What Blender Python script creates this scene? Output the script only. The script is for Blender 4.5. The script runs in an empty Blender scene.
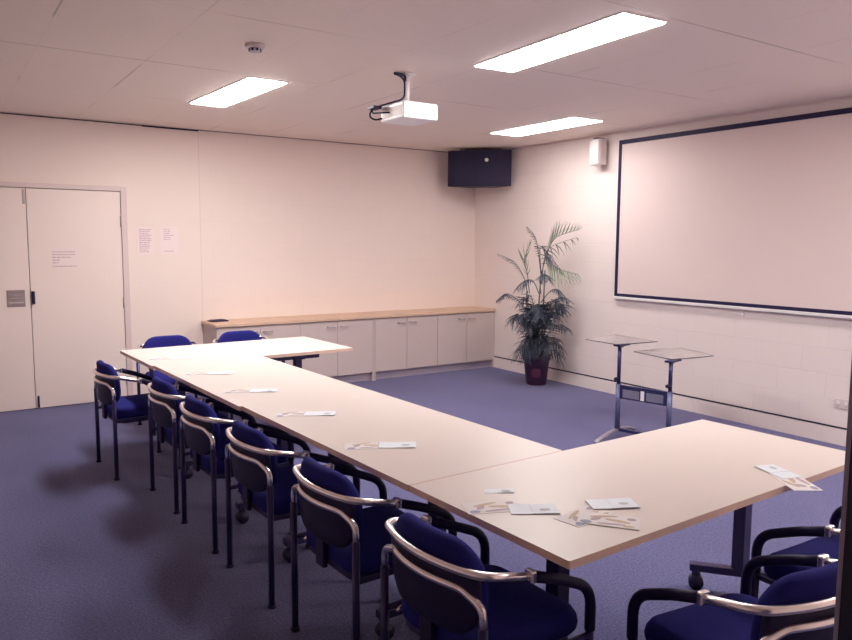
import bpy, bmesh, math, random
from mathutils import Vector, Matrix
PI = math.pi
C = bpy.context.scene.collection
random.seed(4)

# ------------------------------------------------------------------ materials
def mat(name, col, rough=.5, metal=0., spec=.5, noise=0., nscale=20., bump=0., bscale=200., alpha=1., coat=0.):
    m = bpy.data.materials.new(name); m.use_nodes = True
    nt = m.node_tree; b = nt.nodes['Principled BSDF']
    b.inputs['Base Color'].default_value = (*col, 1); b.inputs['Roughness'].default_value = rough
    b.inputs['Metallic'].default_value = metal; b.inputs['Specular IOR Level'].default_value = spec
    b.inputs['Alpha'].default_value = alpha; b.inputs['Coat Weight'].default_value = coat
    tc = nt.nodes.new('ShaderNodeTexCoord')
    if noise:
        n = nt.nodes.new('ShaderNodeTexNoise'); n.inputs['Scale'].default_value = nscale; n.inputs['Detail'].default_value = 4
        nt.links.new(tc.outputs['Object'], n.inputs['Vector'])
        mx = nt.nodes.new('ShaderNodeMix'); mx.data_type = 'RGBA'
        mx.inputs['A'].default_value = (*[c*(1-noise) for c in col], 1); mx.inputs['B'].default_value = (*[min(1, c*(1+noise)) for c in col], 1)
        nt.links.new(n.outputs['Fac'], mx.inputs['Factor']); nt.links.new(mx.outputs['Result'], b.inputs['Base Color'])
    if bump:
        n = nt.nodes.new('ShaderNodeTexNoise'); n.inputs['Scale'].default_value = bscale; n.inputs['Detail'].default_value = 3
        nt.links.new(tc.outputs['Object'], n.inputs['Vector'])
        bp = nt.nodes.new('ShaderNodeBump'); bp.inputs['Strength'].default_value = bump; bp.inputs['Distance'].default_value = .004
        nt.links.new(n.outputs['Fac'], bp.inputs['Height']); nt.links.new(bp.outputs['Normal'], b.inputs['Normal'])
    return m

def emis(name, col, s):
    m = bpy.data.materials.new(name); m.use_nodes = True; nt = m.node_tree
    b = nt.nodes['Principled BSDF']; b.inputs['Base Color'].default_value = (.8, .8, .8, 1)
    b.inputs['Emission Color'].default_value = (*col, 1); b.inputs['Emission Strength'].default_value = s
    return m

WALL = (.90, .745, .675)
M = {}
M['wall'] = mat('wall_paint', WALL, .6, noise=.02, nscale=1.5)
M['door'] = mat('door_paint', (.93, .77, .70), .5, noise=.015, nscale=2)
M['frame'] = mat('door_frame_paint', (.76, .60, .57), .45)
M['black'] = mat('black_plastic', (.018, .011, .055), .5, spec=.3)
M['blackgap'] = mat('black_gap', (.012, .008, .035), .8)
M['darkmetal'] = mat('dark_metal', (.03, .02, .085), .35, noise=.1)
M['speaker'] = mat('speaker_cloth', (.017, .010, .045), .7, bump=.4, bscale=500)
M['chrome'] = mat('brushed_chrome', (.96, .89, .86), .27, 1.)
M['legmetal'] = mat('shaded_leg_metal', (.034, .025, .105), .3, .3)  # dark tone; on the rear legs it holds the shade on the chrome tube
M['fabric'] = mat('blue_fabric', (.022, .021, .18), .9, spec=.15, noise=.25, nscale=160, bump=.5, bscale=600)
M['fabric_side'] = mat('seat_underside', (.03, .02, .10), .7)
M['top'] = mat('table_laminate', (.72, .625, .575), .33, noise=.012, nscale=6, spec=.4)
M['edge'] = mat('table_edge_beech', (.90, .64, .50), .5, noise=.08, nscale=30)
M['beech'] = mat('beech_worktop', (.68, .455, .33), .45, noise=.1, nscale=12)
M['cab'] = mat('cabinet_laminate', (.62, .50, .47), .5, noise=.015)
M['seam'] = mat('cabinet_seam', (.30, .22, .24), .7)
M['plinth'] = mat('plinth', (.50, .42, .50), .6)
M['handle'] = mat('satin_handle', (.52, .43, .43), .35, .8)
M['screen'] = mat('screen_cloth', (.82, .66, .62), .8, noise=.01, nscale=3)
M['white'] = mat('white_plastic', (.86, .80, .78), .35)
M['projector'] = mat('projector_white', (.93, .92, .91), .3)
M['offwhite'] = mat('offwhite_plastic', (.74, .62, .58), .5)
M['vent'] = mat('vent_grey', (.55, .50, .55), .6)
M['paper'] = mat('paper_white', (.76, .69, .68), .7)
M['paperpink'] = mat('paper_notice', (.93, .76, .73), .7)
M['papercard'] = mat('card_white', (.76, .79, .84), .6)
M['ink'] = mat('ink_grey', (.58, .44, .46), .8)
M['inkblue'] = mat('ink_slate', (.30, .30, .42), .7)
M['inktan'] = mat('ink_tan', (.56, .42, .30), .7)
M['inkmauve'] = mat('ink_mauve', (.46, .34, .38), .7)
M['inkteal'] = mat('ink_pale_grey', (.52, .52, .54), .7)
M['plate'] = mat('brushed_plate', (.42, .33, .33), .4, .6, noise=.2, nscale=30)
M['ceramic'] = mat('pot_glaze', (.05, .014, .05), .45, noise=.3, nscale=6)
M['potred'] = mat('pot_motif', (.085, .016, .05), .5)
M['soil'] = mat('potting_soil', (.03, .02, .03), 1., bump=1., bscale=60)
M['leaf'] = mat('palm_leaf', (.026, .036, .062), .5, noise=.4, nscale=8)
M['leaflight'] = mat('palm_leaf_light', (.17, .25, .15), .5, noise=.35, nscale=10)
M['cane'] = mat('palm_cane', (.10, .11, .11), .6, noise=.3, nscale=20)
M['slate'] = mat('slate_metal', (.13, .14, .26), .35, .4)
M['slatedark'] = mat('slate_metal_dark', (.04, .04, .13), .35, .4)
M['slatepanel'] = mat('grey_panel', (.20, .19, .27), .5)
M['footmetal'] = mat('foot_grey', (.36, .33, .38), .4, .5)
M['glass'] = mat('smoked_glass', (.56, .49, .48), .15, alpha=.7)
M['glassedge'] = mat('glass_edge', (.07, .06, .09), .3)
M['rubber'] = mat('castor_rubber', (.02, .014, .05), .5)
M['alu'] = mat('door_lip', (.36, .33, .42), .35, .3)
for k_, st in (('lamp', 30.), ('lamp_middle', 18.), ('lamp_corner', 9.), ('lamp_low', 12.)): M[k_] = emis(k_+'_diffuser', (1., .985, .97), st)
M['doorleaf'] = mat('dark_door', (.018, .012, .045), .5)

def grid_mat(name, col, kind):
    m = bpy.data.materials.new(name); m.use_nodes = True; nt = m.node_tree; b = nt.nodes['Principled BSDF']
    b.inputs['Roughness'].default_value = .65
    L = nt.links.new
    tc = nt.nodes.new('ShaderNodeTexCoord'); sp = nt.nodes.new('ShaderNodeSeparateXYZ'); L(tc.outputs['Object'], sp.inputs[0])
    def mth(op, a, bb=None):
        n = nt.nodes.new('ShaderNodeMath'); n.operation = op
        for i, v in enumerate((a, bb)):
            if v is None: continue
            if isinstance(v, (int, float)): n.inputs[i].default_value = v
            else: L(v, n.inputs[i])
        return n.outputs[0]
    if kind == 'ceiling':
        def line(src, off, pitch, w):
            t = mth('MULTIPLY', mth('PINGPONG', mth('ADD', src, -off), pitch/2), 1.)
            return mth('LESS_THAN', t, w)
        lx = line(sp.outputs[0], .57+6*.6-6*.6, .6, .005)   # lines running along y
        ly = line(sp.outputs[1], 4.87-4*1.2, 1.2, .006)
        n = nt.nodes.new('ShaderNodeTexNoise'); n.inputs['Scale'].default_value = .9; n.inputs['Detail'].default_value = 2; L(tc.outputs['Object'], n.inputs['Vector'])
        mr = nt.nodes.new('ShaderNodeMapRange'); mr.inputs[1].default_value = .48; mr.inputs[2].default_value = .62; L(n.outputs['Fac'], mr.inputs[0])
        n2 = nt.nodes.new('ShaderNodeTexNoise'); n2.inputs['Scale'].default_value = 1.3; L(tc.outputs['Object'], n2.inputs['Vector'])
        mr2 = nt.nodes.new('ShaderNodeMapRange'); mr2.inputs[1].default_value = .5; mr2.inputs[2].default_value = .62; L(n2.outputs['Fac'], mr2.inputs[0])
        f = mth('MAXIMUM', mth('MULTIPLY', lx, mth('ADD', mth('MULTIPLY', mr2.outputs[0], .45), .05)), mth('MULTIPLY', ly, mth('ADD', mth('MULTIPLY', mr.outputs[0], .5), .08)))
        mx = nt.nodes.new('ShaderNodeMix'); mx.data_type = 'RGBA'; L(f, mx.inputs['Factor'])
        nz = nt.nodes.new('ShaderNodeTexNoise'); nz.inputs['Scale'].default_value = 90; L(tc.outputs['Object'], nz.inputs['Vector'])
        bc = nt.nodes.new('ShaderNodeMix'); bc.data_type = 'RGBA'; L(nz.outputs['Fac'], bc.inputs['Factor'])
        bc.inputs['A'].default_value = (*[c*.95 for c in col], 1); bc.inputs['B'].default_value = (*[c*1.04 for c in col], 1)
        L(bc.outputs['Result'], mx.inputs['A']); mx.inputs['B'].default_value = (*[c*.35 for c in col], 1)
        L(mx.outputs['Result'], b.inputs['Base Color'])
    else:
        cb = nt.nodes.new('ShaderNodeCombineXYZ')
        L(sp.outputs[1 if kind == 'blockY' else 0], cb.inputs[0]); L(mth('ADD', sp.outputs[2], -.136+.2), cb.inputs[1])
        br = nt.nodes.new('ShaderNodeTexBrick'); L(cb.outputs[0], br.inputs['Vector'])
        br.inputs['Scale'].default_value = 1.; br.inputs['Brick Width'].default_value = .4; br.inputs['Row Height'].default_value = .2
        br.inputs['Mortar Size'].default_value = .0045; br.inputs['Mortar Smooth'].default_value = .6
        s = .95 if kind == 'blockY' else .965
        br.inputs['Color1'].default_value = (*col, 1); br.inputs['Color2'].default_value = (*[c*.985 for c in col], 1)
        br.inputs['Mortar'].default_value = (*[c*s for c in col], 1)
        if kind == 'blockX':   # blockwork shows only beyond the plasterboard joint
            g = mth('GREATER_THAN', sp.outputs[0], 2.29)
            mx = nt.nodes.new('ShaderNodeMix'); mx.data_type = 'RGBA'; L(g, mx.inputs['Factor'])
            mx.inputs['A'].default_value = (*col, 1); L(br.outputs['Color'], mx.inputs['B'])
            j = mth('LESS_THAN', mth('ABSOLUTE', mth('ADD', sp.outputs[0], -2.285)), .005)
            m2 = nt.nodes.new('ShaderNodeMix'); m2.data_type = 'RGBA'; L(mth('MULTIPLY', j, .14), m2.inputs['Factor'])
            L(mx.outputs['Result'], m2.inputs['A']); m2.inputs['B'].default_value = (.2, .14, .14, 1)
            L(m2.outputs['Result'], b.inputs['Base Color'])
        else:
            L(br.outputs['Color'], b.inputs['Base Color'])
            bp = nt.nodes.new('ShaderNodeBump'); bp.invert = True; bp.inputs['Strength'].default_value = .35; bp.inputs['Distance'].default_value = .005
            L(br.outputs['Fac'], bp.inputs['Height']); L(bp.outputs['Normal'], b.inputs['Normal'])
    return m
M['ceiling'] = grid_mat('ceiling_tiles', (.96, .82, .72), 'ceiling')
M['block'] = grid_mat('painted_block', (.90, .77, .72), 'blockY')
M['blockx'] = grid_mat('painted_wall_joint', WALL, 'blockX')

def carpet():
    m = bpy.data.materials.new('blue_carpet'); m.use_nodes = True; nt = m.node_tree; b = nt.nodes['Principled BSDF']; L = nt.links.new
    b.inputs['Roughness'].default_value = 1.; b.inputs['Specular IOR Level'].default_value = .1
    b.inputs['Sheen Weight'].default_value = .25; b.inputs['Sheen Roughness'].default_value = .5; b.inputs['Sheen Tint'].default_value = (.8, .7, .85, 1)
    tc = nt.nodes.new('ShaderNodeTexCoord')
    n = nt.nodes.new('ShaderNodeTexNoise'); n.inputs['Scale'].default_value = 95; n.inputs['Detail'].default_value = 5; n.inputs['Roughness'].default_value = .7
    L(tc.outputs['Object'], n.inputs['Vector'])
    r = nt.nodes.new('ShaderNodeValToRGB'); r.color_ramp.elements[0].position = .33; r.color_ramp.elements[1].position = .68
    r.color_ramp.elements[0].color = (.056, .058, .195, 1); r.color_ramp.elements[1].color = (.205, .202, .345, 1)
    L(n.outputs['Fac'], r.inputs[0])
    n2 = nt.nodes.new('ShaderNodeTexNoise'); n2.inputs['Scale'].default_value = .8; n2.inputs['Detail'].default_value = 2; L(tc.outputs['Object'], n2.inputs['Vector'])
    mx = nt.nodes.new('ShaderNodeMix'); mx.data_type = 'RGBA'; mx.blend_type = 'MULTIPLY'; mx.inputs['Factor'].default_value = .35
    L(r.outputs[0], mx.inputs['A']); L(n2.outputs['Fac'], mx.inputs['B']); L(mx.outputs['Result'], b.inputs['Base Color'])
    bp = nt.nodes.new('ShaderNodeBump'); bp.inputs['Strength'].default_value = .7; bp.inputs['Distance'].default_value = .006
    L(n.outputs['Fac'], bp.inputs['Height']); L(bp.outputs['Normal'], b.inputs['Normal'])
    return m
M['carpet'] = carpet()

# ------------------------------------------------------------------ mesh helpers
class MB:
    def __init__(s): s.bm = bmesh.new(); s.mats = []
    def mi(s, m):
        if m not in s.mats: s.mats.append(m)
        return s.mats.index(m)
    def box(s, x0, x1, y0, y1, z0, z1, m='white', bev=0., xf=None):
        bm = bmesh.new(); bmesh.ops.create_cube(bm, size=1)
        for v in bm.verts: v.co = Vector(((x0+x1)/2+v.co.x*(x1-x0), (y0+y1)/2+v.co.y*(y1-y0), (z0+z1)/2+v.co.z*(z1-z0)))
        if bev: bmesh.ops.bevel(bm, geom=bm.edges[:], offset=bev, segments=2, affect='EDGES', profile=.5)
        return s.merge(bm, m, xf)
    def merge(s, bm, m, xf=None, smooth=False):
        i = s.mi(m); mp = {}
        for v in bm.verts:
            co = v.co if xf is None else xf @ v.co
            mp[v] = s.bm.verts.new(co)
        for f in bm.faces:
            try: g = s.bm.faces.new([mp[v] for v in f.verts])
            except ValueError: continue
            g.material_index = i; g.smooth = smooth
        bm.free(); return s
    def cyl(s, p0, p1, r, m='white', r2=None, seg=16):
        return s.tube([p0, p1], r, m, seg, radii=[r, r if r2 is None else r2])
    def tube(s, pts, r, m='white', seg=12, radii=None, flat=1., caps=True):
        pts = [Vector(p) for p in pts]; n = len(pts); bm = bmesh.new(); rings = []
        t0 = (pts[1]-pts[0]).normalized(); up = Vector((0, 0, 1)) if abs(t0.z) < .9 else Vector((1, 0, 0))
        a = t0.cross(up).normalized()
        for i, p in enumerate(pts):
            t = (pts[min(i+1, n-1)]-pts[max(i-1, 0)]).normalized()
            a = (a-t*a.dot(t)).normalized(); bb = t.cross(a)
            rr = radii[i] if radii else r
            rings.append([bm.verts.new(p+a*math.cos(2*PI*k/seg)*rr+bb*math.sin(2*PI*k/seg)*rr*flat) for k in range(seg)])
        for i in range(n-1):
            for k in range(seg): bm.faces.new([rings[i][k], rings[i][(k+1) % seg], rings[i+1][(k+1) % seg], rings[i+1][k]])
        if caps:
            bm.faces.new(rings[0][::-1]); bm.faces.new(rings[-1])
        return s.merge(bm, m, None, True)
    def lathe(s, prof, m='white', seg=28, c=(0, 0, 0)):
        bm = bmesh.new(); rings = []
        for r, z in prof:
            rings.append([bm.verts.new((c[0]+r*math.cos(2*PI*k/seg), c[1]+r*math.sin(2*PI*k/seg), c[2]+z)) for k in range(seg)])
        for i in range(len(prof)-1):
            for k in range(seg): bm.faces.new([rings[i][k], rings[i][(k+1) % seg], rings[i+1][(k+1) % seg], rings[i+1][k]])
        bm.faces.new(rings[0][::-1]); bm.faces.new(rings[-1])
        return s.merge(bm, m, None, True)
    def prism(s, poly, z0, z1, m='white', side=None, xf=None):
        i = s.mi(m); j = s.mi(side or m)
        f = (lambda p: xf @ Vector(p)) if xf else (lambda p: Vector(p))
        a = [s.bm.verts.new(f((x, y, z0))) for x, y in poly]; b = [s.bm.verts.new(f((x, y, z1))) for x, y in poly]
        q = s.bm.faces.new(a[::-1]); q.material_index = i; q = s.bm.faces.new(b); q.material_index = i
        n = len(poly)
        for k in range(n):
            q = s.bm.faces.new([a[k], a[(k+1) % n], b[(k+1) % n], b[k]]); q.material_index = j
        return s
    def pad(s, outline, th, r, fn, m='fabric', bulge=.0):
        """cushion: outline (u,v) list, thickness th, edge rounding r, fn maps (u,v,w) to 3D"""
        n = len(outline); cu = sum(p[0] for p in outline)/n; cv = sum(p[1] for p in outline)/n
        bm = bmesh.new(); layers = []
        def ring(sc_in, w):
            out = []
            for u, v in outline:
                d = Vector((u-cu, v-cv)); l = d.length; k = max(0, (l-sc_in)/l)
                out.append((cu+d.x*k, cv+d.y*k, w))
            return out
        rings = []
        for frac in (.12, .4, .7): rings.append([(cu+(p[0]-cu)*frac, cv+(p[1]-cv)*frac, -th/2-bulge*(1-frac**2)) for p in ring(r, 0)])
        for q in range(7):
            a = -PI/2+PI*q/6; rings.append(ring(r*(1-math.cos(a)), th/2*math.sin(a)))
        for frac in (.7, .4, .12): rings.append([(cu+(p[0]-cu)*frac, cv+(p[1]-cv)*frac, th/2+bulge*(1-frac**2)) for p in ring(r, 0)])
        vr = [[bm.verts.new(fn(*p)) for p in rg] for rg in rings]
        for i in range(len(vr)-1):
            for k in range(n): bm.faces.new([vr[i][k], vr[i][(k+1) % n], vr[i+1][(k+1) % n], vr[i+1][k]])
        bm.faces.new(vr[0][::-1]); bm.faces.new(vr[-1])
        return s.merge(bm, m, None, True)
    def build(s, name, parent=None, label=None):
        bmesh.ops.recalc_face_normals(s.bm, faces=s.bm.faces[:])
        me = bpy.data.meshes.new(name); s.bm.to_mesh(me); s.bm.free()
        for m in s.mats: me.materials.append(M[m])
        o = bpy.data.objects.new(name, me); C.objects.link(o)
        if parent is not None: o.parent = parent
        if label: o['label'] = label
        return o

def fillet(pts, rad, n=6):
    pts = [Vector(p) for p in pts]; out = [pts[0]]
    for i in range(1, len(pts)-1):
        p, a, b = pts[i], pts[i-1], pts[i+1]
        r = rad[i-1] if isinstance(rad, (list, tuple)) else rad
        da = (a-p); db = (b-p); r = min(r, da.length*.49, db.length*.49)
        A = p+da.normalized()*r; B = p+db.normalized()*r
        for k in range(n+1):
            t = k/n; out.append(A*(1-t)**2+p*2*t*(1-t)+B*t*t)
    out.append(pts[-1]); return out
def rrect(x0, x1, y0, y1, r, n=6):
    rs = r if isinstance(r, (list, tuple)) else (r,)*4
    out = []
    for (cx, cy, a0), q in zip(((x1, y1, 0), (x0, y1, PI/2), (x0, y0, PI), (x1, y0, 3*PI/2)), rs):
        sx = -1 if cx == x1 else 1; sy = -1 if cy == y1 else 1
        for k in range(n+1):
            a = a0+PI/2*k/n; out.append((cx+sx*q+q*math.cos(a), cy+sy*q+q*math.sin(a)))
    return out
def dense(poly, step=.03):
    out = []
    for i, p in enumerate(poly):
        q = poly[(i+1) % len(poly)]; d = math.dist(p, q); n = max(1, int(d/step))
        for k in range(n): out.append((p[0]+(q[0]-p[0])*k/n, p[1]+(q[1]-p[1])*k/n))
    return out

def thing(name, label, cat, loc=(0, 0, 0), rz=0., group=None):
    o = bpy.data.objects.new(name, None); C.objects.link(o); o.empty_display_size = .1
    o.location = loc; o.rotation_euler = (0, 0, rz); o['label'] = label; o['category'] = cat
    if group: o['group'] = group
    return o
def tag(o, label, cat, loc=None, rz=0., group=None):
    o['label'] = label; o['category'] = cat
    if loc: o.location = loc; o.rotation_euler = (0, 0, rz)
    if group: o['group'] = group
    return o
def struct(o):
    if o.parent is None: o['kind'] = 'structure'
    return o
def dup(root, label, loc, rz=0., group=None):
    def cp(o, par):
        c = o.copy(); C.objects.link(c)
        if par is not None: c.parent = par
        for ch in list(o.children): cp(ch, c)
        return c
    r = cp(root, None); r.location = loc; r.rotation_euler = (0, 0, rz); r['label'] = label
    if group: r['group'] = group
    return r

# ------------------------------------------------------------------ dimensions
XR, YB, ZC = 5.772, 7.523, 2.645
XL, YN = -1.9, -.62
TR = .034
def tf(x, y, z=0.): return (x*math.cos(TR)-y*math.sin(TR), x*math.sin(TR)+y*math.cos(TR), z)

# ------------------------------------------------------------------ room shell
DX0, DX1, DXM, DZ = -.04, 1.535, .735, 2.005
struct(MB().box(XL-.15, XR+.15, YN-.15, YB+.15, -.1, 0, 'carpet').build('floor'))
struct(MB().box(XL-.15, XR+.15, YN-.15, YB+.15, ZC, ZC+.1, 'ceiling').build('ceiling'))
w = MB().box(XL-.15, DX0, YB, YB+.15, 0, ZC, 'blockx').box(DX1, XR+.15, YB, YB+.15, 0, ZC, 'blockx').box(DX0, DX1, YB, YB+.15, DZ, ZC, 'blockx').box(DX0, DX1, YB+.06, YB+.15, 0, DZ, 'blackgap')
struct(w.build('wall_back'))
struct(MB().box(XR, XR+.15, YN-.15, YB, 0, ZC, 'block').build('wall_right'))
struct(MB().box(XL-.15, XL, YN-.15, YB, 0, ZC, 'wall').build('wall_left'))
w = MB().box(XL, .1, YN-.15, YN, 0, ZC, 'wall').box(1.16, XR, YN-.15, YN, 0, ZC, 'wall').box(.1, 1.16, YN-.15, YN, 2.06, ZC, 'wall').box(.1, 1.16, YN-.15, YN-.1, 0, 2.06, 'wall')
struct(w.build('wall_front'))
struct(MB().box(XR-.006, XR, YN, YB, 0, .128, 'block').build('baseboard_right'))
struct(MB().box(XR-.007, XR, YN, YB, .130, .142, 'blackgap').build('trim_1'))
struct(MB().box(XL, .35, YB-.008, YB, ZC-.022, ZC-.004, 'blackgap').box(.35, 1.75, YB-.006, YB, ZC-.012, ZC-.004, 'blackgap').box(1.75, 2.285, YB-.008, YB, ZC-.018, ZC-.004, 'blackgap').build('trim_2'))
struct(MB().box(2.285, XR, YB-.005, YB, ZC-.008, ZC, 'seam').build('trim_3'))
struct(MB().box(XR-.012, XR, YN, YB, ZC-.018, ZC, 'frame').build('trim_4'))
# door frame
fr = MB().box(DX1-.005, DX1+.05, YB-.018, YB+.02, 0, DZ+.045, 'frame', .003).box(DX0-.05, DX0+.005, YB-.018, YB+.02, 0, DZ+.045, 'frame', .003).box(DX0+.005, DX1-.005, YB-.018, YB+.02, DZ, DZ+.045, 'frame', .003)
struct(fr.build('trim_5'))
d1 = struct(MB().box(DX0+.008, DXM-.003, YB-.004, YB+.04, .008, DZ-.005, 'door').build('door_1'))
pl = MB().box(.545, .690, YB-.008, YB-.004, .945, 1.095, 'plate', .001)
for k, (a, b) in enumerate(((.60, .674), (.56, .674), (.56, .66))): pl.box(a, b, YB-.0088, YB-.008, 1.05-.03*k-.003, 1.05-.03*k+.002, 'ink')
pl.box(.553, .682, YB-.012, YB-.008, .985, .992, 'ink')
pl.box(.56, .675, YB-.013, YB-.0105, .978, .984, 'paper')
pl.build('latch_plate', d1, 'small brushed metal plate with a slot')
MB().box(.705, .728, YB-.008, YB-.004, 1.86, 1.99, 'handle', .002).build('flush_bolt', d1)
d2 = struct(MB().box(DXM+.003, DX1-.008, YB-.004, YB+.04, .008, DZ-.005, 'door').build('door_2'))
MB().box(.742, .768, YB-.03, YB-.004, .965, 1.082, 'black', .006).build('door_handle', d2, 'small black pull latch')
MB().box(.750, .766, YB-.016, YB-.004, .012, .12, 'black', .003).build('flush_bolt', d2, 'black floor bolt')
for z in (1.72, .95, .2): MB().cyl((DX1-.008, YB-.01, z-.05), (DX1-.008, YB-.01, z+.05), .008, 'handle').build('hinge', d2)
# notices
def lines(mb, x0, rows, y, m='ink', h=.007):
    for z, w_ in rows:
        x = x0
        while x < x0+w_:
            q = min(random.uniform(.012, .035), x0+w_-x); mb.box(x, x+q, y-.0006, y, z-h/2, z+h/2, m); x += q+.006
n = MB().box(.915, 1.165, YB-.0058, YB-.0045, 1.275, 1.47, 'paperpink')
lines(n, .925, [(1.435, .19), (1.41, .19), (1.385, .155), (1.36, .06), (1.335, .05), (1.303, .20)], YB-.0058, h=.009)
tag(n.build('door_notice'), 'landscape white paper notice with lines of text taped to the door', 'notice')
n = MB().box(1.665, 1.83, YB-.0025, YB-.0008, 1.405, 1.675, 'paperpink')
lines(n, 1.69, [(1.65-.018*k, random.uniform(.07, .12)) for k in range(13)], YB-.0025, h=.008)
tag(n.build('wall_notice'), 'portrait paper notice on the wall, nearer the door of the two', 'notice')
n = MB().box(1.885, 2.06, YB-.0025, YB-.0008, 1.41, 1.68, 'paperpink')
lines(n, 1.92, [(1.655-.02*k, random.uniform(.05, .10)) for k in range(6)]+[(1.44, .09)], YB-.0025, h=.007)
tag(n.build('wall_notice'), 'paler portrait paper notice on the wall, farther from the door of the two', 'notice')

# dark open door leaf beside the photographer
dl = MB().box(0, 1.02, -.02, .02, .01, 2.03, 'doorleaf', .002)
ang = math.atan2(-.62-.352, 1.08-.725)
o = struct(dl.build('door_3')); o.location = (.735, .352, 0); o.rotation_euler = (0, 0, ang)
MB().box(-.004, 0, -.02, -.0165, .01, 2.03, 'alu').box(-.004, 0, -.0165, .0165, .01, 2.03, 'doorleaf').box(-.004, 0, .0165, .02, .01, 2.03, 'alu').build('door_edge_trim', o, 'pale metal edging strip')
MB().cyl((.06, -.02, 1.0), (.06, -.06, 1.0), .01, 'handle').cyl((.06, -.06, 1.0), (.18, -.06, 1.0), .009, 'handle').build('door_handle', o)

# ------------------------------------------------------------------ ceiling lights
def make_light(x0, x1, y0, y1, label, rz=0., lamp='lamp', group='ceiling light panels'):
    cx, cy = (x0+x1)/2, (y0+y1)/2; a, b = (x1-x0)/2, (y1-y0)/2
    t = thing('ceiling_light', label, 'ceiling light', (cx, cy, ZC), rz, group)
    f = MB(); e = .012
    f.box(-a-e, a+e, -b-e, -b, -.006, 0, 'white').box(-a-e, a+e, b, b+e, -.006, 0, 'white').box(-a-e, -a, -b, b, -.006, 0, 'white').box(a, a+e, -b, b, -.006, 0, 'white')
    f.build('frame', t)
    MB().box(-a, a, -b, b, -.010, -.001, lamp).build('diffuser', t)
    return t
make_light(1.83, 2.10, 4.94, 6.10, 'bright ceiling light panel at the left, beside the smoke detector', .05)
make_light(2.862, 3.150, 2.53, 3.785, 'largest bright ceiling light panel, nearest, right of the projector', -.055, 'lamp_middle')
make_light(4.76, 5.115, 4.80, 5.96, 'narrow bright ceiling light panel near the corner loudspeaker', 0., 'lamp_corner')
make_light(4.76, 5.06, .2, 1.4, 'added unseen ceiling light panel, at the screen wall end')  # added fixture out of view, put in to help light the room

# ------------------------------------------------------------------ chair
def make_chair():
    t = thing('armchair', '', 'chair')
    # upper rail around the back
    def bow(y, base, k): return base-k*(1-(y/.24)**2)
    up = [(-.02, .243, .625), (-.12, .245, .650), (-.18, .243, .664)]
    for k in range(-8, 9):
        y = -k/8*.215; up.append((-.21-.045*(1-(y/.225)**2)-.0, y, .668))
    up += [(-.18, -.243, .664), (-.12, -.245, .650), (-.02, -.243, .625)]
    MB().tube(fillet(up, .03, 3), .0125, 'chrome', 12).build('back_rail', t)
    # rear hoop: curves over from one rear leg to the other
    hp = [(-.21, .24, .52), (-.21, .24, .585), (-.222, .16, .612)]
    for k in range(-5, 6): y = -k/5*.13; hp.append((-.225-.032*(1-(y/.17)**2), y, .618))
    hp += [(-.222, -.16, .612), (-.21, -.24, .585), (-.21, -.24, .52)]
    MB().tube(fillet(hp, [.08, .04]+[.015]*11+[.04, .08], 6), .0115, 'chrome', 12).build('back_hoop', t)
    for s in (1, -1):
        MB().tube([(-.21, .24*s, .0), (-.21, .24*s, .525)], .0135, 'legmetal').cyl((-.21, .24*s, 0), (-.21, .24*s, .012), .018, 'black').build('leg', t)
        MB().tube([(.205, .24*s, .0), (.205, .24*s, .42)], .0135, 'legmetal').cyl((.205, .24*s, 0), (.205, .24*s, .012), .018, 'black').build('leg', t)
        # dark arm bending down to the front leg
        ap = fillet([(-.05, .243*s, .634), (.06, .243*s, .596), (.205, .241*s, .532), (.205, .24*s, .40)], [.03, .075], 8)
        MB().tube(ap, .0165, 'black', 12).build('armrest', t)
        MB().box(-.055, -.035, (.243*s)-.017, (.243*s)+.017, .614, .652, 'chrome', .006).build('arm_collar', t)
        MB().tube([(-.21, .24*s, .385), (.205, .24*s, .385)], .010, 'legmetal').build('side_rail', t)
        MB().cyl((-.175, .226*s, .372), (-.150, .226*s, .382), .008, 'chrome').build('seat_bolt', t)
    # back pad
    ol = dense(rrect(-.208, .208, .475, .738, (.115, .115, .10, .10), 8), .03)
    MB().pad(ol, .046, .021, lambda u, v, w: Vector((-.166-.045*(1-(u/.225)**2)+w-(v-.6)*.06, u, v)), 'fabric', 0.).build('backrest', t)
    ol = dense(rrect(-.211, .211, .468, .662, (.03, .03, .10, .10), 8), .03)
    MB().pad(ol, .022, .009, lambda u, v, w: Vector((-.190-.045*(1-(u/.225)**2)+w-(v-.6)*.06, u, v)), 'black').build('back_shell', t, 'dark back shell')
    MB().box(-.225, -.205, -.03, .03, .36, .50, 'black', .004).build('back_bracket', t)
    so = dense(rrect(-.205, .225, -.215, .215, (.07, .09, .09, .07), 7), .035)
    MB().pad(so, .085, .035, lambda u, v, w: Vector((u, v, .415+w-(.012 if u > .12 else 0)*((u-.12)/.1)**2)), 'fabric', .010).build('seat', t)
    MB().pad(dense(rrect(-.19, .20, -.20, .20, .07, 5), .05), .03, .012, lambda u, v, w: Vector((u, v, .366+w)), 'fabric_side').build('seat_pan', t)
    return t
ch0 = make_chair()
first = [True]
CG = 'blue armchairs round the tables'
def chair(x, y, deg, label):
    loc = tf(x, y); rz = math.radians(deg)+TR
    if first[0]:
        first[0] = False; ch0.location = loc; ch0.rotation_euler = (0, 0, rz); ch0['label'] = label; ch0['group'] = CG; return
    dup(ch0, label, loc, rz, CG)
chair(1.415, 1.65, 0, 'blue armchair nearest the bottom centre of the photo, beside the head table corner')
chair(1.43, 2.335, 0, 'blue armchair second from the near end of the row along the long table')
chair(1.43, 3.04, 0, 'blue armchair third from the near end of the row along the long table')
chair(1.43, 3.715, 0, 'blue armchair fourth from the near end of the row along the long table')
chair(1.44, 4.365, 0, 'blue armchair fifth along the row, just before the one pulled out at the left')
chair(1.305, 5.19, 1, 'blue armchair pulled out at the far left end of the tables, seen whole')
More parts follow.
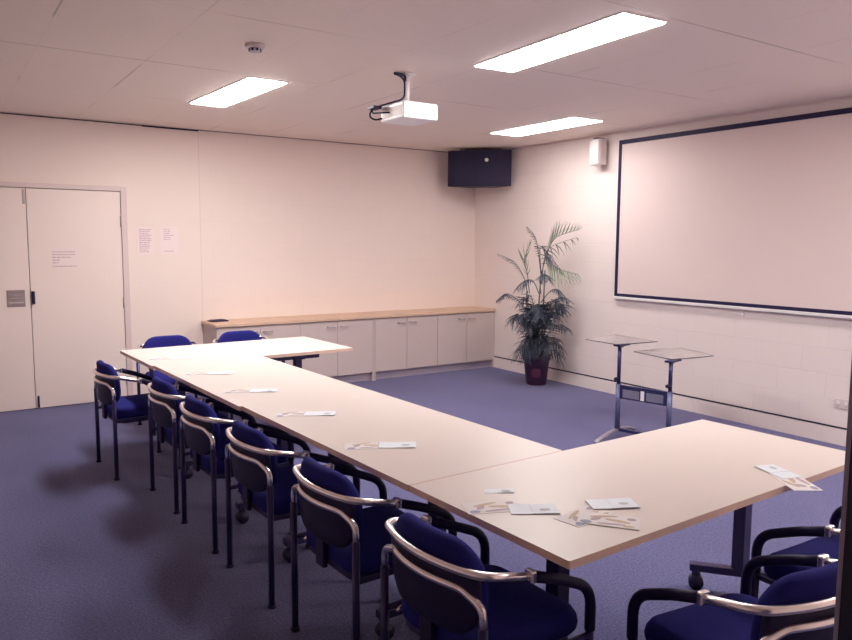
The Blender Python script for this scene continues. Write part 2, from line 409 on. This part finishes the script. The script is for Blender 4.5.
chair(1.85, 6.14, -90, 'blue armchair behind the far table, left of the two, nearer the door')
chair(2.49, 6.14, -90, 'blue armchair behind the far table, in front of the cabinet')
chair(1.895, 1.07, 82, 'blue armchair at the bottom right, its silver back rails cut off by the dark door')
chair(2.62, 1.12, 86, 'blue armchair at the lower right edge, mostly hidden, dark arms under the head table')

# ------------------------------------------------------------------ tables
def table(x0, x1, y0, y1, label, posts, beam, footdirs):
    cx, cy = (x0+x1)/2, (y0+y1)/2
    t = thing('folding_table', label, 'table', tf(cx, cy), TR, 'white tables set end to end')
    a, b = (x1-x0)/2, (y1-y0)/2
    mb = MB(); mb.prism(rrect(-a, a, -b, b, .006, 2), .697, .720, 'top', 'edge'); mb.build('tabletop', t)
    bm_ = MB()
    if beam == 'low': bm_.box(posts[0][0]-cx-.12, posts[1][0]-cx+.19, -.02, .02, .600, .640, 'darkmetal', .004)
    elif beam == 'x': bm_.box(posts[0][0]-cx-.12, posts[1][0]-cx+.05, -.03+posts[0][1]-cy, .03+posts[0][1]-cy, .655, .694, 'darkmetal', .004)
    else: bm_.box(-.03, .03, posts[0][1]-cy-.1, posts[1][1]-cy+.1, .655, .694, 'darkmetal', .004)
    bm_.build('beam', t)
    for (px, py), (fx, fy, f0, f1) in zip(posts, footdirs):
        qx, qy = px-cx, py-cy
        l = MB().box(qx-.028, qx+.028, qy-.028, qy+.028, .10, .66, 'darkmetal', .004).build('leg', t)
        g = MB().box(qx-.05, qx+.05, qy-.05, qy+.05, .60, .694, 'darkmetal', .006)
        g.build('hinge_bracket', t)
        d = Vector((fx, fy, 0)).normalized(); s = d.cross(Vector((0, 0, 1)))
        X = Matrix.Translation((qx, qy, 0)) @ Matrix(((d.x, s.x, 0, 0), (d.y, s.y, 0, 0), (0, 0, 1, 0), (0, 0, 0, 1)))
        ft = MB().box(-f0, f1, -.024, .024, .085, .118, 'darkmetal', .005, X).build('foot', t)
        for e in (-f0+.03, f1-.03):
            c = Vector((qx, qy, 0))+d*e
            MB().cyl(c+s*.022+Vector((0, 0, .032)), c-s*.022+Vector((0, 0, .032)), .032, 'rubber', seg=20).box(c.x-.014, c.x+.014, c.y-.014, c.y+.014, .05, .09, 'rubber', .003).build('castor', t)
    return t
table(1.380, 3.050, 1.275, 2.008, 'white head table nearest the camera, reaching to the right edge of the photo', [(1.70, 1.62), (2.96, 1.73)], 'x', [(-1, -1, .30, .27), (-.6, .8, .30, .21)])
table(1.378, 2.120, 2.012, 3.4838, 'white long table joining the head table, nearer of the two in the row', [(1.73, 2.32), (1.73, 3.17)], 'y', [(1, 0, .28, .28), (1, 0, .28, .28)])
table(1.362, 2.118, 3.4842, 4.9658, 'white long table farther along the row, joining the far table', [(1.73, 3.78), (1.73, 4.72)], 'y', [(1, 0, .28, .28), (1, 0, .28, .28)])
table(1.345, 2.872, 4.9662, 5.806, 'white far table crossing the row in front of the cabinet', [(1.66, 5.386), (2.60, 5.386)], 'low', [(0, 1, .30, .30), (0, 1, .30, .30)])

# ------------------------------------------------------------------ papers on the tables
def ell(cx, cy, rx, ry, a=0, n=14):
    return [(cx+rx*math.cos(2*PI*k/n)*math.cos(a)-ry*math.sin(2*PI*k/n)*math.sin(a), cy+rx*math.cos(2*PI*k/n)*math.sin(a)+ry*math.sin(2*PI*k/n)*math.cos(a)) for k in range(n)]
def leaflet(x, y, deg, z, label, ws=.85):
    mb = MB(); w_, h_ = .105*ws, .058*ws
    mb.prism([(-w_, -h_), (w_, -h_), (w_, h_), (-w_, h_)], 0, .0008, 'paper')
    for cx, cy, rx, ry, a, m in ((-.075, -.038, .02, .014, 0, 'inkblue'), (-.02, .03, .05, .009, .3, 'inktan'), (.03, .0, .045, .011, -.2, 'inktan'), (-.045, 0, .022, .012, .8, 'inkmauve'),
                               (.01, -.035, .05, .008, .1, 'inkmauve'), (.075, .03, .016, .012, .2, 'inkmauve'), (.07, -.040, .02, .008, 0, 'inktan')):
        mb.prism(ell(cx*ws, cy*ws, rx*ws, ry*ws, a), .0008, .0012, m)
    return tag(mb.build('leaflet'), label, 'leaflet', tf(x, y, z), math.radians(deg)+TR, 'patterned leaflets on the tables')
def card(x, y, deg, z, label, w_=.075, h_=.042, fold=.006):
    mb = MB(); i = 0
    # gently folded card
    mb.prism([(-w_, -h_), (w_, -h_), (w_, h_), (-w_, h_)], 0, .0009, 'papercard')
    mb.prism([(-w_*.1, -h_*.98), (w_*.98, -h_*.98), (w_*.98, h_*.98), (-w_*.1, h_*.98)], .0012, .0020, 'papercard', None, Matrix.Rotation(-.018, 4, 'Y'))
    mb.prism(ell(w_*.45, -h_*.2, .016, .009), .0036, .0041, 'inkteal')
    return tag(mb.build('folded_card'), label, 'card', tf(x, y, z), math.radians(deg)+TR, 'white cards on the tables')
Z0 = .7203
ord_ = ['beside the second chair from the near end', 'beside the third chair from the near end', 'beside the fourth chair from the near end', 'beside the fifth chair from the near end']
for (y, lb) in zip((2.50, 3.17, 3.84, 4.50), ord_):
    leaflet(1.515, y+.015, -24, Z0, 'patterned paper leaflet on the long table '+lb)
    card(1.62, y-.055, -34, Z0+.0014, 'white folded card on the long table '+lb)
leaflet(1.50, 5.24, -26, Z0, 'patterned leaflet at the far left corner of the far table')
card(1.61, 5.18, -34, Z0+.0014, 'white folded card at the far left corner of the far table')
leaflet(1.475, 1.69, -24, Z0, 'patterned leaflet on the head table, left one by the seam')
card(1.565, 1.60, -34, Z0+.0014, 'white folded card right of the left leaflet on the head table')
card(1.59, 1.79, -34, Z0, 'plain white card lying farthest back on the head table', .05, .02)
leaflet(1.655, 1.475, 6, Z0, 'patterned leaflet in the middle of the head table front, under the other')
leaflet(1.685, 1.405, -55, Z0+.0014, 'patterned leaflet in the middle of the head table front, lying on top')
card(1.80, 1.49, -30, Z0+.003, 'white folded card behind the middle leaflets on the head table')
leaflet(2.50, 1.275, 55, Z0, 'patterned leaflet overhanging the head table edge at the right')
card(2.56, 1.37, 70, Z0+.0014, 'white folded card at the right end of the head table')

# ------------------------------------------------------------------ cabinets
YF = 7.092
def cabinet(x0, x1, label, drs):
    t = thing('cupboard', label, 'cabinet', ((x0+x1)/2, (YF+YB)/2, 0), 0, 'low cupboards under the beech worktop')
    cx, cy = (x0+x1)/2, (YF+YB)/2; f = YF-cy; bk = YB-.004-cy; a = (x1-x0)/2
    bd = MB().box(-a, -a+.018, f, bk, 0, .700, 'cab').box(a-.018, a, f, bk, 0, .700, 'cab').box(-a+.018, a-.018, f+.02, bk, .09, .108, 'cab').box(-a+.018, a-.018, f+.02, bk, .682, .700, 'cab').box(-a+.018, a-.018, bk-.012, bk, .108, .682, 'cab')
    bd.build('carcass', t)
    MB().box(-a+.018, a-.018, f+.055, f+.07, 0, .09, 'plinth').build('plinth', t)
    n = len(drs)-1
    for k in range(n):
        p, q = drs[k]-cx+.0018, drs[k+1]-cx-.0018
        d = MB().box(p, q, f-.002, f+.016, .098, .694, 'cab', .0015).build('door', t)
        hx = q-.075 if k % 2 == 0 else p+.075
        hz = .635
        MB().tube(fillet([(hx-.045, f-.002, hz), (hx-.045, f-.026, hz), (hx+.045, f-.026, hz), (hx+.045, f-.002, hz)], .012, 4), .0055, 'handle', 8).build('handle', d)
    return t
cabinet(2.285, 4.050, 'low grey white four door cupboard, left half of the run, behind the far table', [2.303, 2.735, 3.167, 3.600, 4.032])
cabinet(4.054, 5.768, 'low grey white four door cupboard, right half of the run, reaching the corner', [4.072, 4.483, 4.910, 5.337, 5.750])
tag(MB().box(2.265, 5.768, YF-.02, YB-.003, .7015, .731, 'beech', .003).build('worktop'), 'long beech worktop running over both low cupboards along the back wall', 'worktop')
mb = MB().box(-.09, .09, -.06, .06, 0, .012, 'black', .004).box(-.07, .07, -.05, .05, .012, .018, 'black', .002)
tag(mb.build('folder'), 'thin black folder lying on the left end of the beech worktop', 'folder', (2.395, 7.38, .7315), .1)

# ------------------------------------------------------------------ projection screen
t = thing('projection_screen', 'large fixed projection screen with black border on the right wall', 'projection screen', (XR, 3.93, 1.0))
y0, y1, z0, z1 = 2.66-3.93, 5.152-3.93, 0., 1.556
MB().box(-.030, -.006, y0+.03, y1-.03, z0+.04, z1-.04, 'screen').build('screen_surface', t)
MB().box(-.036, -.002, y0, y1, z1-.042, z1, 'black', .002).box(-.036, -.002, y0, y1, z0+.012, z0+.042, 'black', .002).box(-.036, -.002, y1-.036, y1, z0+.042, z1-.042, 'black', .002).box(-.036, -.002, y0, y0+.036, z0+.042, z1-.042, 'black', .002).build('border', t)
MB().box(-.045, -.002, y0, y1, z0-.014, z0+.012, 'white', .004).build('bottom_rail', t, 'white bottom rail')
MB().tube([(-.02, 3.73-3.93, z0-.014), (-.02, 3.73-3.93, z0-.05)], .006, 'white').cyl((-.02, 3.73-3.93, z0-.05), (-.02, 3.73-3.93, z0-.075), .009, 'white').build('pull_tab', t)

# ------------------------------------------------------------------ loudspeakers
t = thing('corner_loudspeaker', 'black wedge shaped loudspeaker high in the corner under the ceiling', 'loudspeaker', (5.44, 7.01, 2.20), math.radians(-135))
# local +x faces into the room; y is width
prof = [(.04, -.375), (.065, -.30), (.08, 0), (.065, .30), (.04, .375), (-.20, .17), (-.20, -.17)]
mb = MB().prism(prof, 0, .415, 'black'); mb.build('cabinet', t)
g = MB().prism([(.042, -.365), (.067, -.29), (.082, 0), (.067, .29), (.042, .365), (.055, .362), (.080, .29), (.095, 0), (.080, -.29), (.055, -.362)], .012, .403, 'speaker')
g.build('grille', t)
MB().cyl((.092, .09, .30), (.100, .09, .30), .022, 'white', seg=16).build('badge', t, 'small round silver badge')
MB().box(-.30, -.20, -.05, .05, .1, .3, 'black').build('wall_bracket', t)

t = thing('wall_loudspeaker', 'small white loudspeaker on a bracket high on the right wall beside the screen', 'loudspeaker', (XR, 5.37, 2.33))
MB().prism(rrect(-.15, -.045, -.07, .07, (.01, .03, .03, .01), 4), 0, .255, 'offwhite').build('body', t)
MB().prism(rrect(-.158, -.149, -.06, .06, .003, 2), .012, .243, 'white').build('grille', t)
MB().box(-.06, -.0, -.03, .03, .20, .24, 'darkmetal', .003).box(-.14, -.04, -.03, .03, .256, .27, 'darkmetal', .003).build('bracket', t)
# socket
t = thing('power_socket', 'white double power socket low on the right wall below the screen', 'socket', (XR, 2.86, .325))
MB().box(-.010, 0, -.058, .058, -.036, .036, 'offwhite', .003).build('plate', t)
for s in (-1, 1): MB().box(-.013, -.010, s*.03-.012, s*.03+.012, -.004, .02, 'white', .001).box(-.0105, -.0098, s*.03-.01, s*.03+.01, -.022, -.012, 'ink').build('switch', t)

# smoke detector
t = thing('smoke_detector', 'small round white smoke detector on the ceiling', 'smoke detector', (1.585, 4.12, ZC))
MB().lathe([(.052, -.022), (.055, -.018), (.055, 0)], 'offwhite').build('base', t)
MB().lathe([(.030, -.042), (.034, -.036), (.034, -.022)], 'vent').build('sensor_head', t)
for k in range(8):
    a = 2*PI*k/8
    MB().box(-.006, .006, -.002, .002, -.040, -.026, 'black', 0, Matrix.Rotation(a, 4, 'Z') @ Matrix.Translation((0, -.034, 0))).build('vent_slot', t)

# ------------------------------------------------------------------ projector
t = thing('projector', 'white projector hanging from a ceiling mount', 'projector', (2.705, 4.265, 2.335))
b = MB().box(-.135, .135, -.15, .14, .004, .112, 'projector', .012).box(-.137, -.134, -.13, .12, .022, .090, 'offwhite'); b.build('body', t)
v = MB()
for k in range(7): v.box(.055+.010*k, .060+.010*k, -.1525, -.149, .028, .088, 'vent')
v.build('vent', t)
MB().cyl((.135, .06, .05), (.155, .06, .05), .034, 'black', seg=20).build('lens', t)
for z in (.062, .048): MB().box(.0, .03, -.1522, -.1495, z, z+.003, 'vent').build('indicator', t)
pm = MB(); pm.lathe([(.055, ZC-2.335-.012), (.06, ZC-2.335-.006), (.06, ZC-2.335)], 'white', c=(-.03, -.02, 0)); pm.build('ceiling_plate', t)
MB().cyl((-.03, -.02, .125), (-.03, -.02, ZC-2.335-.01), .019, 'white', seg=18).cyl((-.03, -.02, .10), (-.03, -.02, .135), .045, 'white', .025).build('mount_pole', t)
MB().box(-.07, .03, -.055, .02, .098, .112, 'white', .004).build('mount_plate', t)
zt = ZC-2.335
cp = [(-.15, -.06, zt-.02), (-.09, -.045, zt-.03), (-.055, -.035, zt-.05), (-.052, -.03, .16), (-.08, -.03, .135), (-.14, .02, .115), (-.17, .10, .105), (-.20, .16, .08), (-.205, .17, .04), (-.17, .15, .02), (-.136, .12, .03)]
MB().tube(fillet(cp, .02, 4), .006, 'black', 8).build('cable', t)
MB().tube(fillet([(-.15, -.06, zt-.02), (-.10, -.065, zt-.02), (-.06, -.05, zt-.025), (-.05, -.03, zt-.05)], .02, 4), .010, 'black', 8).build('cable', t)
MB().tube(fillet([(-.136, .02, .055), (-.17, .05, .055), (-.20, .14, .06), (-.18, .17, .095), (-.12, .14, .11)], .02, 4), .005, 'black', 8).build('cable', t)
MB().box(-.21, -.15, .10, .18, .088, .108, 'black', .004).build('cable_plug', t)

# ------------------------------------------------------------------ glass topped stand
ang = math.atan2(3.55-3.97, 4.60-4.505)   # direction from far column to near column
t = thing('av_stand', 'slate grey twin column stand with two smoked glass shelves before the right wall', 'stand', (4.505, 3.97, 0), ang)
LEN = .43
# local x: along crossbar to near column; local +y is to the far side (towards the right wall)
for k, (cx, zt_) in enumerate(((0, .745), (LEN, .665))):
    f = MB()
    arch = [(cx, -.33, .012), (cx, -.24, .035), (cx, -.1, .055), (cx, .05, .058), (cx, .18, .045), (cx, .27, .012)]
    f.tube(fillet(arch, .05, 4), .022, 'footmetal', 12, flat=.6); f.build('foot', t)
    MB().tube([(cx, 0, .06), (cx, 0, .43)], .026, 'slate', 16, flat=.75).build('column_sleeve', t)
    MB().tube([(cx, 0, .43), (cx, 0, zt_)], .018, 'slatedark', 16, flat=.8).build('column', t)
    MB().cyl((cx, -.02, .475), (cx, -.055, .475), .014, 'black', seg=14).build('knob', t)
    br = MB().box(cx-.03, cx+.03, -.05, .12, zt_-.012, zt_+.004, 'slatedark', .003); br.build('shelf_bracket', t)
    for q in (.05, .10): MB().cyl((cx-.03, q, zt_-.035), (cx-.03, q, zt_-.01), .010, 'footmetal', seg=12).build('clamp', t)
cb = MB().box(.02, LEN-.02, -.012, .012, .405, .425, 'slatedark', .003).box(.02, LEN-.02, -.010, .010, .315, .405, 'slatedark', .002)
cb.box(.045, .185, -.0125, -.010, .328, .393, 'slatepanel').box(.245, LEN-.045, -.0125, -.010, .328, .393, 'slatepanel'); cb.build('crossbar', t)
MB().box(.198, .228, -.0135, -.010, .325, .40, 'white').build('label_tag', t, 'small white tag')
MB().box(.0, LEN, -.015, .015, .05, .075, 'slatedark', .004).build('lower_bar', t)
def shelf(poly, z, lab):
    # world polygon -> local
    inv = Matrix.Rotation(-ang, 4, 'Z')
    pts = [inv @ Vector((x-4.505, y-3.97, 0)) for x, y in poly]
    p2 = [(p.x, p.y) for p in pts]
    o = MB().prism(p2, z, z+.007, 'glass', 'glassedge').build('glass_shelf', t, lab)
shelf([(4.43, 3.93), (4.85, 3.88), (4.91, 4.38), (4.45, 4.29)], .750, 'higher glass shelf')
shelf([(4.60, 3.55), (4.82, 3.51), (5.05, 3.50), (5.13, 3.68), (5.18, 3.90), (4.93, 3.98), (4.68, 3.98)], .670, 'lower glass shelf')

# ------------------------------------------------------------------ potted palm
t = thing('potted_palm', 'tall potted palm with feathery fronds in the corner beside the cupboard', 'plant', (5.47, 5.99, 0))
MB().lathe([(.105, 0), (.112, .01), (.138, .26), (.150, .275), (.150, .33), (.138, .33), (.132, .29)], 'ceramic').build('pot', t)
MB().pad(dense(rrect(-.05, .05, .09, .19, .03, 4), .03), .012, .004, lambda u, v, w: (Matrix.Rotation(math.radians(-44), 3, 'Z') @ Vector((u, -.118-.25*(v-.06)*.36+.3*u*u+w, v))), 'potred').build('pot_motif', t, 'dull red motif')
MB().lathe([(.13, .286), (.13, .296), (.01, .30)], 'soil').build('soil', t)
Rv = Vector((.831, -.556, 0)); Fv = Vector((.556, .831, 0))
def cw(u, v, w): return Rv*u+Fv*w+Vector((0, 0, v))
def frond(path, n, ll, m, drop=.5, spread=.9, hang=0.):
    pts = [cw(*p) for p in path]
    # smooth
    P = []
    for i in range(len(pts)-1):
        p0 = pts[max(i-1, 0)]; p1 = pts[i]; p2 = pts[i+1]; p3 = pts[min(i+2, len(pts)-1)]
        for k in range(6):
            s = k/6; P.append(.5*((2*p1)+(-p0+p2)*s+(2*p0-5*p1+4*p2-p3)*s*s+(-p0+3*p1-3*p2+p3)*s**3))
    P.append(pts[-1]); N = len(P)
    mb = MB(); mb.tube(P, .004, 'cane', 6, radii=[.0055-.004*i/N for i in range(N)])
    bm = bmesh.new(); rnd = random.Random(len(path)*77+int(path[-1][0]*1000))
    for i in range(n):
        s = .30+.70*i/(n-1); idx = min(int(s*(N-1)), N-2); p = P[idx].lerp(P[idx+1], s*(N-1)-idx)
        tan = (P[idx+1]-P[idx]).normalized(); side = tan.cross(Vector((0, 0, 1)))
        if side.length < .2: side = tan.cross(Fv)
        side.normalize(); L_ = ll*math.sin(PI*(.18+.74*(i/(n-1))))*rnd.uniform(.85, 1.15)
        for sg in (-1, 1):
            d = (side*sg*spread+tan*.75+Vector((0, 0, -drop*.5))).normalized()
            wd = L_*.028+.0022; up = d.cross(tan).normalized(); ww = d.cross(up).normalized()
            prev = None
            for k in range(5):
                q = k/4; c = p+d*L_*q+Vector((0, 0, -drop*L_*q*q*.7-hang*q*L_)); half = wd*(math.sin(PI*(.12+.88*q)) if k < 4 else .02)
                a = bm.verts.new(c+ww*half); b_ = bm.verts.new(c-ww*half); c2 = bm.verts.new(c+up*.002)
                if prev: bm.faces.new([prev[0], prev[2], c2, a]); bm.faces.new([prev[2], prev[1], b_, c2])
                prev = (a, b_, c2)
    mb.merge(bm, m, None, True)
    return mb.build('frond', t)
# canes
for pth in ([(.0, .29, 0), (.0, .7, -.02), (.02, 1.15, -.03)], [(-.05, .29, .01), (-.12, .7, -.03), (-.13, 1.02, -.05)], [(.04, .29, -.03), (.05, .8, -.06), (.06, 1.25, -.06)]):
    MB().tube([cw(*p) for p in pth], .010, 'cane', 8, radii=[.012, .009, .006]).build('cane', t)
FR = [
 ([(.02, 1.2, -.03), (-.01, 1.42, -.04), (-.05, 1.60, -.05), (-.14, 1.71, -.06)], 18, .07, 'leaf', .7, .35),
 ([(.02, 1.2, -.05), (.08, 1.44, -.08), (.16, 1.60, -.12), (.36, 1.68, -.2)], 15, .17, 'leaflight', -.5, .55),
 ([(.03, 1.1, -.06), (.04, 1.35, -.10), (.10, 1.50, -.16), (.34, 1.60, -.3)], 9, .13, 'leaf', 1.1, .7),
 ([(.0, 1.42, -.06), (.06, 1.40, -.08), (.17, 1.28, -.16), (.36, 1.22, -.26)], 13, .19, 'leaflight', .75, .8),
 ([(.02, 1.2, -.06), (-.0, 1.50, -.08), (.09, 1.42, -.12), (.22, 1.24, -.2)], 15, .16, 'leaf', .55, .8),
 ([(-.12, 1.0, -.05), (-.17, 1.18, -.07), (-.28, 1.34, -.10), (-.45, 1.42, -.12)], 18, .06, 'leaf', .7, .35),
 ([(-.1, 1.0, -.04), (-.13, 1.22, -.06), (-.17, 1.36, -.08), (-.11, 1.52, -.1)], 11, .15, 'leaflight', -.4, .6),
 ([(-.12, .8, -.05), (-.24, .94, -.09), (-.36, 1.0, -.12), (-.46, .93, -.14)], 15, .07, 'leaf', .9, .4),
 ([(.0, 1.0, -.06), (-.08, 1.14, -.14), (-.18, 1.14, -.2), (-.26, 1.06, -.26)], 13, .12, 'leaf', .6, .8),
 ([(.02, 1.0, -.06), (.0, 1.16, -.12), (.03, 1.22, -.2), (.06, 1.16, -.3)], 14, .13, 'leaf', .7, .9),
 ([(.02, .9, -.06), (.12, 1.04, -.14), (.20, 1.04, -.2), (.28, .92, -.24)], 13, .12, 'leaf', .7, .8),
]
rnd = random.Random(11)
for k in range(34):
    a = rnd.uniform(-1.1, 1.1); uu = math.sin(a); hgt = rnd.uniform(.42, .98); reach = rnd.uniform(.20, .34)
    dep = -abs(math.cos(a))*rnd.uniform(.05, .28)
    b0 = rnd.uniform(-.05, .05)
    e = max(-.28, min(.36, .03+uu*reach*1.1))
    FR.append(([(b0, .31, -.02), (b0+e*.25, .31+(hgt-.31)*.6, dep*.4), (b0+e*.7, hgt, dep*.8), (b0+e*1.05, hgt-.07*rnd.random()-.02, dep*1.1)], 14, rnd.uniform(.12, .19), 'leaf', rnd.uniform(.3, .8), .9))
for k in range(7):
    e = rnd.uniform(-.3, .26); hgt = rnd.uniform(.36, .5)
    FR.append(([(0, .30, -.03), (e*.4, hgt, -.1), (e*.9, hgt+.02, -.18), (e*1.1, hgt-.10, -.22)], 9, .14, 'leaf', .8, .9))
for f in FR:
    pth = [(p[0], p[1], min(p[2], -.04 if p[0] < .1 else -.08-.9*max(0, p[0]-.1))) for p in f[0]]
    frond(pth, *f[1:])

# ------------------------------------------------------------------ camera
f, yaw, pit, rol = 739.32, math.radians(33.782), math.radians(5.986), math.radians(.339)
F = Vector((math.sin(yaw)*math.cos(pit), math.cos(yaw)*math.cos(pit), -math.sin(pit)))
R = Vector((math.cos(yaw), -math.sin(yaw), 0)); U = R.cross(F)
R2 = R*math.cos(rol)+U*math.sin(rol); U2 = -R*math.sin(rol)+U*math.cos(rol)
cam = bpy.data.cameras.new('camera'); co = bpy.data.objects.new('camera', cam); C.objects.link(co)
co.matrix_world = Matrix(((R2.x, U2.x, -F.x, 0), (R2.y, U2.y, -F.y, 0), (R2.z, U2.z, -F.z, 1.54), (0, 0, 0, 1)))
cam.sensor_width = 36; cam.lens = f/852*36; cam.clip_start = .05
bpy.context.scene.camera = co
w = bpy.data.worlds.new('world'); bpy.context.scene.world = w; w.use_nodes = True
w.node_tree.nodes['Background'].inputs[0].default_value = (.5, .45, .5, 1); w.node_tree.nodes['Background'].inputs[1].default_value = .3
vs = bpy.context.scene.view_settings; vs.view_transform = 'Standard'; vs.look = 'None'; vs.gamma = 1; vs.exposure = 1.12; vs.use_curve_mapping = False
